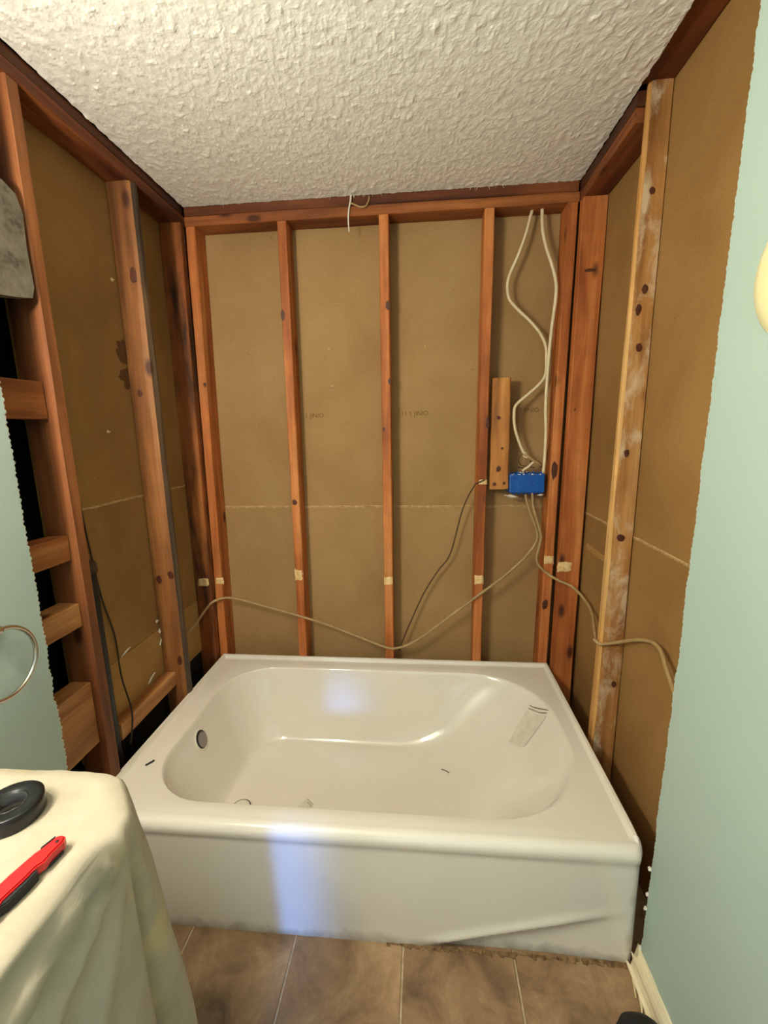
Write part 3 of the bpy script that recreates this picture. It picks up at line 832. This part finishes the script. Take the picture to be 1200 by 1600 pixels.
film('film_label', (0.525, -0.525), 0.9, 0.05, 0.035, 'small clear label with two short lines on the tub floor behind the front rim', 'label', (0.40, 0.56), 6, 4)
# debris
def bit(name, c, d, r, mat, label, cat):
    p, _ = drop(*c); q, _ = drop(c[0]+d[0], c[1]+d[1])
    V, F = tube_geo([p+Vector((0, 0, r)), (p+q)/2+Vector((0.002, 0.001, r*1.2)), q+Vector((0, 0, r))], r, 6, n=4)
    return tag(obj(name, V, F, mat, smooth=True, origin=p), label, cat)
bit('wood_sliver', (1.035, -0.320), (0.030, -0.020), 0.0018, CABD, 'thin brown sliver lying on the tub floor', 'debris')
t = bit('dirt_crumb', (0.062, -0.700), (0.016, 0.022), 0.003, BLACKP, 'small black crumb on the left rim of the tub near the cloth', 'debris')

# ------------------------------------------------------------------ electrical box
bxo = thing('electrical_box', (1.3985, 0.03, 1.135), 'blue plastic two gang electrical box with cables in its top and bottom', 'electrical box')
bxb = box('body', (1.325, 0.000, 1.141), (1.472, DEP-0.004, 1.222), BLUE, bxo, bev=0.006)
for k in range(8):
    x = 1.340+k*0.0165
    box('cable_clamp', (x, 0.012, 1.220), (x+0.009, 0.026, 1.229+0.002*(k % 2)), BLUE if k % 3 else BLUED, bxo, bev=0.0015, seg=1)
for k in range(6):
    x = 1.342+k*0.021
    box('cable_clamp', (x, 0.004, 1.134), (x+0.013, 0.020, 1.143), BLUED, bxo, bev=0.0015, seg=1)
for x in (1.366, 1.432):
    lathe('dimple', [(0.0075, 0.001), (0.0065, -0.0015), (0.004, -0.0018), (0.0001, -0.001)], BLUE, bxb, (0, 0, 0), 16, 'y').location = Vector((x, 0.0, 1.183))-parent_loc(bxb)
box('side_flange', (1.317, 0.006, 1.150), (1.326, 0.06, 1.222), BLUED, bxo, bev=0.002, seg=1)
V, F = [], []
for k in range(26):
    x = random.uniform(1.326, 1.470); z = 1.224+random.uniform(-0.006, 0.006); s = random.uniform(0.0015, 0.0045); b = len(V); y = random.uniform(0.0, 0.03)-(0.002 if z < 1.222 else 0)
    if z < 1.222: y = -0.001
    V += [(x-s, y, z), (x, y-s*0.6, z-s*0.4), (x+s, y, z), (x, y-s*0.3, z+s)]; F += [[b, b+1, b+3], [b+1, b+2, b+3], [b, b+2, b+1], [b, b+3, b+2]]
tag(obj('plaster_dust', V, F, DUST, bxo), kind='stuff')
tear('torn_paper', (1.335, 0.002, 1.128), (1, 0, -0.15), 0.06, 0.017, (0, -1, 0), bxo)
tear('torn_paper', (1.455, 0.000, 1.133), (1, 0, 0.1), 0.028, 0.012, (0, -1, 0), bxo)

# ------------------------------------------------------------------ cables
c1 = thing('cable', (1.372, 0.035, 2.236), 'white cable that bows out to the left above the blue box', 'cable', 'loose cables of the blue box')
tube('jacket', [(1.385, 0.045, 2.237), (1.362, 0.035, 2.15), (1.335, 0.03, 2.075), (1.300, 0.028, 1.99), (1.302, 0.026, 1.925), (1.330, 0.026, 1.885), (1.385, 0.028, 1.835),
     (1.430, 0.03, 1.785), (1.456, 0.032, 1.735), (1.463, 0.036, 1.68), (1.462, 0.036, 1.625), (1.440, 0.032, 1.588), (1.395, 0.024, 1.548), (1.345, 0.012, 1.505), (1.336, 0.006, 1.468),
     (1.343, 0.01, 1.41), (1.364, 0.014, 1.350), (1.386, 0.016, 1.304)], 0.0062, CABW, c1)
tube('cable_tail', [(1.386, 0.012, 1.304), (1.402, 0.006, 1.293), (1.425, 0.006, 1.276), (1.448, 0.010, 1.262), (1.462, 0.030, 1.254), (1.466, 0.06, 1.248)], 0.0052, CABT, c1)
tube('cable_tail', [(1.430, 0.012, 1.274), (1.416, 0.004, 1.266), (1.402, 0.004, 1.252), (1.388, 0.008, 1.242), (1.380, 0.012, 1.2335)], 0.0048, CABW, c1)
tube('twisted_wrap', [(1.378, 0.010, 1.312), (1.392, 0.006, 1.308), (1.396, 0.020, 1.302), (1.384, 0.022, 1.298), (1.384, 0.008, 1.294), (1.398, 0.006, 1.290)], 0.003, CABW, c1)
tube('bare_wire', [(1.378, 0.02, 1.305), (1.366, 0.024, 1.280), (1.376, 0.03, 1.258), (1.400, 0.03, 1.252), (1.436, 0.03, 1.245)], 0.0018, COPPER, c1)
tube('bare_wire', [(1.412, 0.025, 1.275), (1.422, 0.03, 1.258), (1.398, 0.035, 1.245), (1.366, 0.035, 1.248)], 0.0022, CABB, c1)
c2 = thing('cable', (1.411, 0.03, 2.236), 'white cable running straight down beside the stud into the right of the blue box', 'cable', 'loose cables of the blue box')
tube('jacket', [(1.421, 0.04, 2.237), (1.424, 0.03, 2.16), (1.440, 0.022, 2.09), (1.468, 0.016, 2.01), (1.480, 0.010, 1.95), (1.479, 0.010, 1.89), (1.472, 0.014, 1.80), (1.467, 0.016, 1.70), (1.464, 0.016, 1.60),
     (1.463, 0.014, 1.50), (1.468, 0.012, 1.40), (1.469, 0.012, 1.30), (1.466, 0.012, 1.224)], 0.0066, CABW, c2)
c3 = thing('cable', (1.42, 0.02, 1.13), 'tan cable from the blue box to the right wall, tied across the white-smeared stud', 'cable', 'loose cables of the blue box')
tube('jacket', [(1.424, 0.012, 1.146), (1.426, 0.008, 1.12), (1.430, 0.0, 1.075), (1.450, -0.008, 1.01), (1.464, -0.010, 0.955), (1.457, -0.010, 0.905), (1.450, -0.010, 0.860), (1.462, -0.012, 0.825), (1.500, -0.016, 0.790),
     (1.535, -0.055, 0.775), (1.582, -0.085, 0.758), (1.608, -0.15, 0.730), (1.604, -0.24, 0.715), (1.582, -0.33, 0.690), (1.562, -0.40, 0.682), (1.543, -0.435, 0.700), (1.556, -0.454, 0.695), (1.600, -0.462, 0.705), (1.618, -0.55, 0.760),
     (1.618, -0.64, 0.80), (1.612, -0.70, 0.805), (1.598, -0.76, 0.785), (1.575, -0.86, 0.76), (1.560, -0.98, 0.74)], 0.0058, CABT, c3)
c4 = thing('cable', (1.42, 0.02, 1.14), 'long tan cable sagging across the back studs just above the tub', 'cable', 'loose cables of the blue box')
tube('jacket', [(1.396, 0.014, 1.146), (1.402, 0.012, 1.11), (1.420, 0.006, 1.05), (1.446, 0.004, 0.99), (1.450, 0.002, 0.935), (1.405, -0.004, 0.865), (1.320, -0.008, 0.780), (1.201, -0.011, 0.683), (1.100, -0.010, 0.600), (0.980, -0.008, 0.500), (0.900, -0.008, 0.445),
     (0.840, -0.010, 0.424), (0.800, -0.010, 0.424), (0.740, -0.010, 0.445), (0.632, -0.009, 0.488), (0.510, -0.009, 0.535), (0.393, -0.010, 0.571), (0.250, -0.009, 0.610), (0.121, -0.010, 0.645), (0.040, -0.012, 0.656), (-0.010, -0.040, 0.645), (-0.040, -0.055, 0.610),
     (-0.055, -0.12, 0.575), (-0.060, -0.20, 0.560), (-0.062, -0.28, 0.555)], 0.0056, CABT, c4)
tag(tube('bell_wire', [(1.222, -0.006, 1.200), (1.205, -0.005, 1.192), (1.180, 0.01, 1.170), (1.135, 0.03, 1.065), (1.085, 0.04, 0.865), (1.030, 0.044, 0.78), (0.970, 0.044, 0.68), (0.920, 0.04, 0.57), (0.875, 0.036, 0.46), (0.850, 0.030, 0.39)], 0.0032, CABD),
    'thin brown wire hanging from a notched stud down behind the tub', 'wire')
tag(tube('bell_wire', [(-0.074, -0.705, 1.55), (-0.074, -0.690, 1.42), (-0.074, -0.655, 1.25), (-0.074, -0.640, 1.10), (-0.074, -0.618, 0.90), (-0.074, -0.585, 0.75), (-0.066, -0.590, 0.60), (-0.030, -0.61, 0.48), (-0.028, -0.64, 0.38)], 0.0028, CABB),
    'thin dark wire hanging down the paper beside the far left stud', 'wire')
ts = thing('paper_strand', (0.68, -0.01, 2.3), 'torn white paper strand dangling from the ceiling edge', 'strand')
tube('strand', [(0.688, -0.006, 2.308), (0.686, -0.009, 2.285), (0.679, -0.010, 2.255), (0.675, -0.008, 2.22), (0.677, -0.007, 2.178)], 0.0038, GYP, ts, r2=0.0015, taper=lambda t: 1-0.4*t)
tube('side_strand', [(0.686, -0.010, 2.278), (0.705, -0.014, 2.268), (0.725, -0.016, 2.259), (0.745, -0.014, 2.262), (0.756, -0.010, 2.28), (0.760, -0.007, 2.296)], 0.0030, CABT, ts, r2=0.0012)

# ------------------------------------------------------------------ vanity under the cloth
HC = 0.850
def cloth():
    # edge of the top, run from the wall side round the far edge to the room side
    key = [(0.030, -2.20), (0.030, -1.275), (0.040, -1.262), (0.20, -1.262), (0.425, -1.262), (0.449, -1.268), (0.478, -1.297), (0.503, -1.326), (0.509, -1.342), (0.506, -1.50), (0.500, -1.80), (0.498, -2.20)]
    path = []
    for i in range(len(key)-1):
        a, b = Vector(key[i]), Vector(key[i+1]); L = (b-a).length; n = max(1, int(L/(0.03 if (i == 0 or i > 9) else 0.005)))
        for k in range(n): path.append(a.lerp(b, k/n))
    path.append(Vector(key[-1]))
    cum = [0.0]
    for i in range(1, len(path)): cum.append(cum[-1]+(path[i]-path[i-1]).length)
    uc = [cum[i] for i, p in enumerate(path) if (p-Vector((0.503, -1.326))).length < 0.006]
    uc = uc[0] if uc else 1.3
    n = len(path); V, F = [], []
    nrm = []
    for i in range(n):
        t = path[min(i+2, n-1)]-path[max(i-2, 0)]; t.normalize(); nrm.append(Vector((-t.y, t.x)) if False else Vector((-t.y, t.x)))
    rows = 0
    def wall_side(i): return path[i].x < 0.035
    TR = 10
    DR = 34
    for i, p in enumerate(path):
        sp = Vector((0.22, min(max(p.y, -2.2), -1.44)))
        nn_ = nrm[i]
        u = cum[i]-uc
        col = []
        for k in range(TR+1):
            t = k/TR; q = sp.lerp(p, t)
            z = HC + 0.004*nz(q.x*9, q.y*9, 1.0) + 0.0015*nz(q.x*40, q.y*40, 2.0)
            edge = (1-t)*(p-sp).length
            if not wall_side(i): z -= 0.003*math.exp(-edge/0.02)
            dcor = (q-Vector((0.500, -1.320))).length
            z -= 0.004*math.exp(-dcor/0.04)
            col.append((q.x, q.y, z))
        zt = col[-1][2]
        for k in range(1, DR+1):
            d = (k/DR)**1.25
            drop_ = (0.80 if not wall_side(i) else 0.04)*d
            # rounded shoulder, then a flare that grows with depth
            sh = 0.012*(1-math.exp(-drop_/0.012))
            off = 0
            if not wall_side(i):
                off = sh
                off += 0.020*drop_
                off += 0.016*drop_*(math.sin(cum[i]*21+1.1)+0.6*math.sin(cum[i]*37+0.4))*min(1, abs(u)/0.12)
                # big fold standing off the corner, with a deep crease beside it
                off += 0.11*drop_*math.exp(-((u+0.045)/0.035)**2)*math.exp(-drop_*0.6)
                off -= (0.30*drop_*math.exp(-drop_*1.6))*math.exp(-((u-0.018)/0.011)**2)*min(1, drop_/0.05)
                off += 0.05*drop_*math.exp(-((u-0.085)/0.05)**2)*math.exp(-drop_*0.9)
                # pulls that run from the corner along the front
                if u > 0.0:
                    th = math.atan2(drop_, u+0.001); rr = math.hypot(drop_, u)
                    g = min(1, rr/0.10)
                    off += g*(0.026*math.exp(-((th-0.24)/0.060)**2) - 0.014*math.exp(-((th-0.12)/0.05)**2) + 0.024*math.exp(-((th-0.52)/0.09)**2) - 0.012*math.exp(-((th-0.38)/0.06)**2)) * min(1, 0.35+rr*2)
                    off += 0.016*min(1, rr/0.3)*math.exp(-((th-0.95)/0.10)**2)
                off += 0.004*nz(cum[i]*14, drop_*9, 5.0)
            zz = zt - drop_ + 0.004*math.exp(-drop_/0.006)
            col.append((max(0.027, p.x+nn_.x*off), p.y+nn_.y*off, zz))
        V += col; rows = len(col)
    for i in range(n-1):
        for k in range(rows-1):
            a = i*rows+k; F.append([a, a+1, a+rows+1, a+rows])
    return V, F
CV, CF = cloth()
oc_ = obj('drop_cloth', CV, CF, CLOTH, smooth=True, origin=(0.25, -1.7, 0.05))
tag(oc_, 'cream canvas drop cloth draped over the vanity at the lower left', 'drop cloth')
cb = BVHTree.FromPolygons([Vector(v) for v in CV], CF)
def ctop(x, y): return cb.ray_cast(Vector((x, y, 2)), Vector((0, 0, -1)))[0].z

# roll of black tape
tx0, ty0 = 0.346, -1.356; tz = max(ctop(tx0+dx, ty0+dy) for dx in (-.04, 0, .04) for dy in (-.04, 0, .04))+0.0005
tr = thing('tape_roll', (tx0, ty0, tz), 'roll of black electrical tape lying on the canvas cloth', 'tape')
tpe = lathe('tape', [(0.0215, 0.002), (0.0405, 0.0), (0.0415, 0.002), (0.0415, 0.0245), (0.0405, 0.0255), (0.034, 0.0250), (0.0225, 0.0252), (0.0215, 0.024), (0.0215, 0.002)], BLACKTAPE, tr, (tx0, ty0, tz), 48)
lathe('core', [(0.0195, 0.001), (0.0214, 0.001), (0.0214, 0.0245), (0.0195, 0.0245), (0.0195, 0.001)], TAPECORE, tr, (tx0, ty0, tz), 40)
# loose end of the tape
V, F = [], []
for k in range(8):
    a = -1.9-0.10*k; r = 0.0418+0.0012*k*k*0.3
    for z in (0.001, 0.0245): V.append((tx0+r*math.cos(a), ty0+r*math.sin(a), tz+z))
for k in range(7): F.append([2*k, 2*k+1, 2*k+3, 2*k+2])
obj('loose_end', V, F, BLACKTAPE, tpe, smooth=True)

# red utility knife
def knife():
    tip = Vector((0.464, -1.394)); d = Vector((-0.16, -0.985)).normalized(); sd = Vector((d.y, -d.x))   # sd: towards the tub side?
    if sd.x < 0: sd = -sd
    zt = max(ctop((tip+d*s).x, (tip+d*s).y) for s in (0.01, 0.05, 0.1, 0.14))+0.001
    root = thing('utility_knife', (tip.x, tip.y, zt), 'red folding utility knife with a black grip lying on the canvas cloth', 'knife')
    up_ = [(0.000, -0.004), (0.003, -0.008), (0.022, -0.011), (0.030, -0.014), (0.060, -0.016), (0.090, -0.0155), (0.130, -0.018), (0.165, -0.016), (0.172, -0.008)]
    lo_ = [(0.000, 0.003), (0.006, 0.008), (0.026, 0.009), (0.036, 0.011), (0.044, 0.0075), (0.058, 0.0085), (0.085, 0.008), (0.094, 0.013), (0.130, 0.014), (0.165, 0.010), (0.172, 0.004)]
    out = up_ + lo_[::-1]
    def ext(name, pts, z0, z1, mat, bev=0.002):
        bm = bmesh.new(); vs_ = [bm.verts.new((tip.x+d.x*s+sd.x*v, tip.y+d.y*s+sd.y*v, zt+z0)) for s, v in pts]
        f = bm.faces.new(vs_); r = bmesh.ops.extrude_face_region(bm, geom=[f])
        nv = [g for g in r['geom'] if isinstance(g, bmesh.types.BMVert)]
        for g in nv: g.co.z = zt+z1
        if bev:
            ed = [e for e in bm.edges if all(v in nv for v in e.verts)]
            bmesh.ops.bevel(bm, geom=ed, offset=bev, segments=2, affect='EDGES')
        bm.verts.index_update(); V = [v.co.copy() for v in bm.verts]; F = [[v.index for v in f.verts] for f in bm.faces]; bm.free()
        return obj(name, V, F, mat, root)
    hd = ext('handle', out, 0.0035, 0.0165, RED)
    ext('black_grip', [(0.040, 0.000), (0.046, 0.0125), (0.060, 0.0145), (0.084, 0.0145), (0.092, 0.011), (0.092, 0.000)], 0.0, 0.0125, BLACKRUB, 0.0015)
    ext('black_edge', [(0.002, -0.002), (0.010, 0.0095), (0.030, 0.0105), (0.038, 0.006), (0.16, 0.006), (0.16, -0.010), (0.03, -0.010)], 0.0005, 0.0045, BLACKRUB, 0.0)
    ext('latch_line', [(0.004, -0.0088), (0.022, -0.0118), (0.024, -0.0100), (0.006, -0.0070)], 0.0160, 0.0172, BLACKPRINT, 0.0)
    lathe('pivot_pin', [(0.0024, 0.0), (0.0022, 0.0010), (0.0001, 0.0011)], BLACKPRINT, hd, (tip.x+d.x*0.010+sd.x*0.001, tip.y+d.y*0.010+sd.y*0.001, zt+0.0163), 12)
    # curly flourish printed on the handle
    pts = []
    for k in range(40):
        t = k/39; s = 0.086+0.052*t; v = -0.004+0.0045*math.sin(t*15)+0.002*t; pts.append((tip.x+d.x*(s+0.004*math.cos(t*15))+sd.x*v, tip.y+d.y*(s+0.004*math.cos(t*15))+sd.y*v, zt+0.0166))
    V, F = tube_geo(pts, 0.0006, 5, n=0); obj('printed_flourish', V, F, BLACKPRINT, hd)
    pts = [(tip.x+d.x*s+sd.x*v, tip.y+d.y*s+sd.y*v, zt+0.0166) for s, v in ((0.100, 0.002), (0.115, 0.004), (0.135, 0.003), (0.15, 0.0))]
    V, F = tube_geo(pts, 0.0007, 5); obj('printed_flourish', V, F, BLACKPRINT, hd)
knife()

# ------------------------------------------------------------------ towel ring on the left drywall
trg = thing('towel_ring', (0.0198, -1.075, 1.0), 'brushed metal towel ring on the blue-green left wall', 'towel ring')
lathe('rosette', [(0.024, 0.0), (0.024, 0.004), (0.020, 0.007), (0.009, 0.009), (0.008, 0.040), (0.010, 0.044), (0.006, 0.048), (0.0001, 0.049)], CHROME, trg, (0.0198, -1.075, 1.008), 24, 'x')
rc = Vector((0.058, -1.075, 0.930)); R = 0.078
V, F = [], []; n, mq = 56, 10
for k in range(n):
    a = 2*PI*k/n; c = rc+Vector((0, math.sin(a)*R, math.cos(a)*R)); rd = Vector((0, math.sin(a), math.cos(a)))
    for q in range(mq):
        b = 2*PI*q/mq; V.append(c+rd*0.0050*math.cos(b)+Vector((1, 0, 0))*0.0050*math.sin(b))
for k in range(n):
    for q in range(mq): F.append([k*mq+q, k*mq+(q+1) % mq, ((k+1) % n)*mq+(q+1) % mq, ((k+1) % n)*mq+q])
obj('ring', V, F, CHROME, trg, smooth=True)

# round cream cover on the right drywall
rd = thing('round_cover', (1.5335, -1.118, 1.645), 'round cream disc on the right mint wall, cut by the picture edge', 'wall disc')
lathe('disc', [(0.104, 0.0), (0.105, -0.006), (0.100, -0.012), (0.080, -0.019), (0.045, -0.024), (0.0001, -0.026)], CREAM, rd, (1.5334, -1.118, 1.645), 48, 'x')
lathe('rim', [(0.109, 0.0), (0.109, -0.004), (0.104, -0.006), (0.103, 0.0)], CREAM, rd, (1.5334, -1.118, 1.645), 48, 'x')

# black shoe on the floor at the lower right
def shoe():
    sx, sy = 1.462, -1.014
    root = thing('shoe', (sx, sy, 0), 'black rounded shoe toe on the floor by the splintered baseboard', 'shoe')
    def hull(name, secs, mat):
        V, F = [], []; n = 20
        for (y, hw, z0, z1, pw) in secs:
            for k in range(n):
                a = 2*PI*k/n; c, s = math.cos(a), math.sin(a)
                px = math.copysign(abs(c)**pw, c)*hw; pz = (z0+z1)/2+math.copysign(abs(s)**pw, s)*(z1-z0)/2
                V.append((sx+px, sy-y, pz))
        for i in range(len(secs)-1):
            for k in range(n): F.append([i*n+k, i*n+(k+1) % n, (i+1)*n+(k+1) % n, (i+1)*n+k])
        F.append(list(range(n))[::-1]); F.append([(len(secs)-1)*n+k for k in range(n)])
        return obj(name, V, F, mat, root, smooth=True)
    hull('upper', [(0.000, 0.014, 0.018, 0.030, 1), (0.006, 0.032, 0.012, 0.044, .9), (0.020, 0.044, 0.010, 0.054, .85), (0.05, 0.050, 0.010, 0.060, .8), (0.10, 0.049, 0.010, 0.070, .8), (0.16, 0.038, 0.010, 0.100, .8), (0.22, 0.034, 0.010, 0.110, .8), (0.265, 0.030, 0.010, 0.108, .8), (0.28, 0.018, 0.014, 0.09, .9)], SHOE)
    hull('sole', [(-0.004, 0.018, 0.002, 0.012, .6), (0.008, 0.040, 0.0, 0.014, .6), (0.04, 0.046, 0.0, 0.014, .6), (0.10, 0.050, 0.0, 0.014, .6), (0.17, 0.040, 0.0, 0.016, .6), (0.25, 0.036, 0.0, 0.020, .6), (0.284, 0.022, 0.0, 0.020, .6)], BLACKRUB)
shoe()
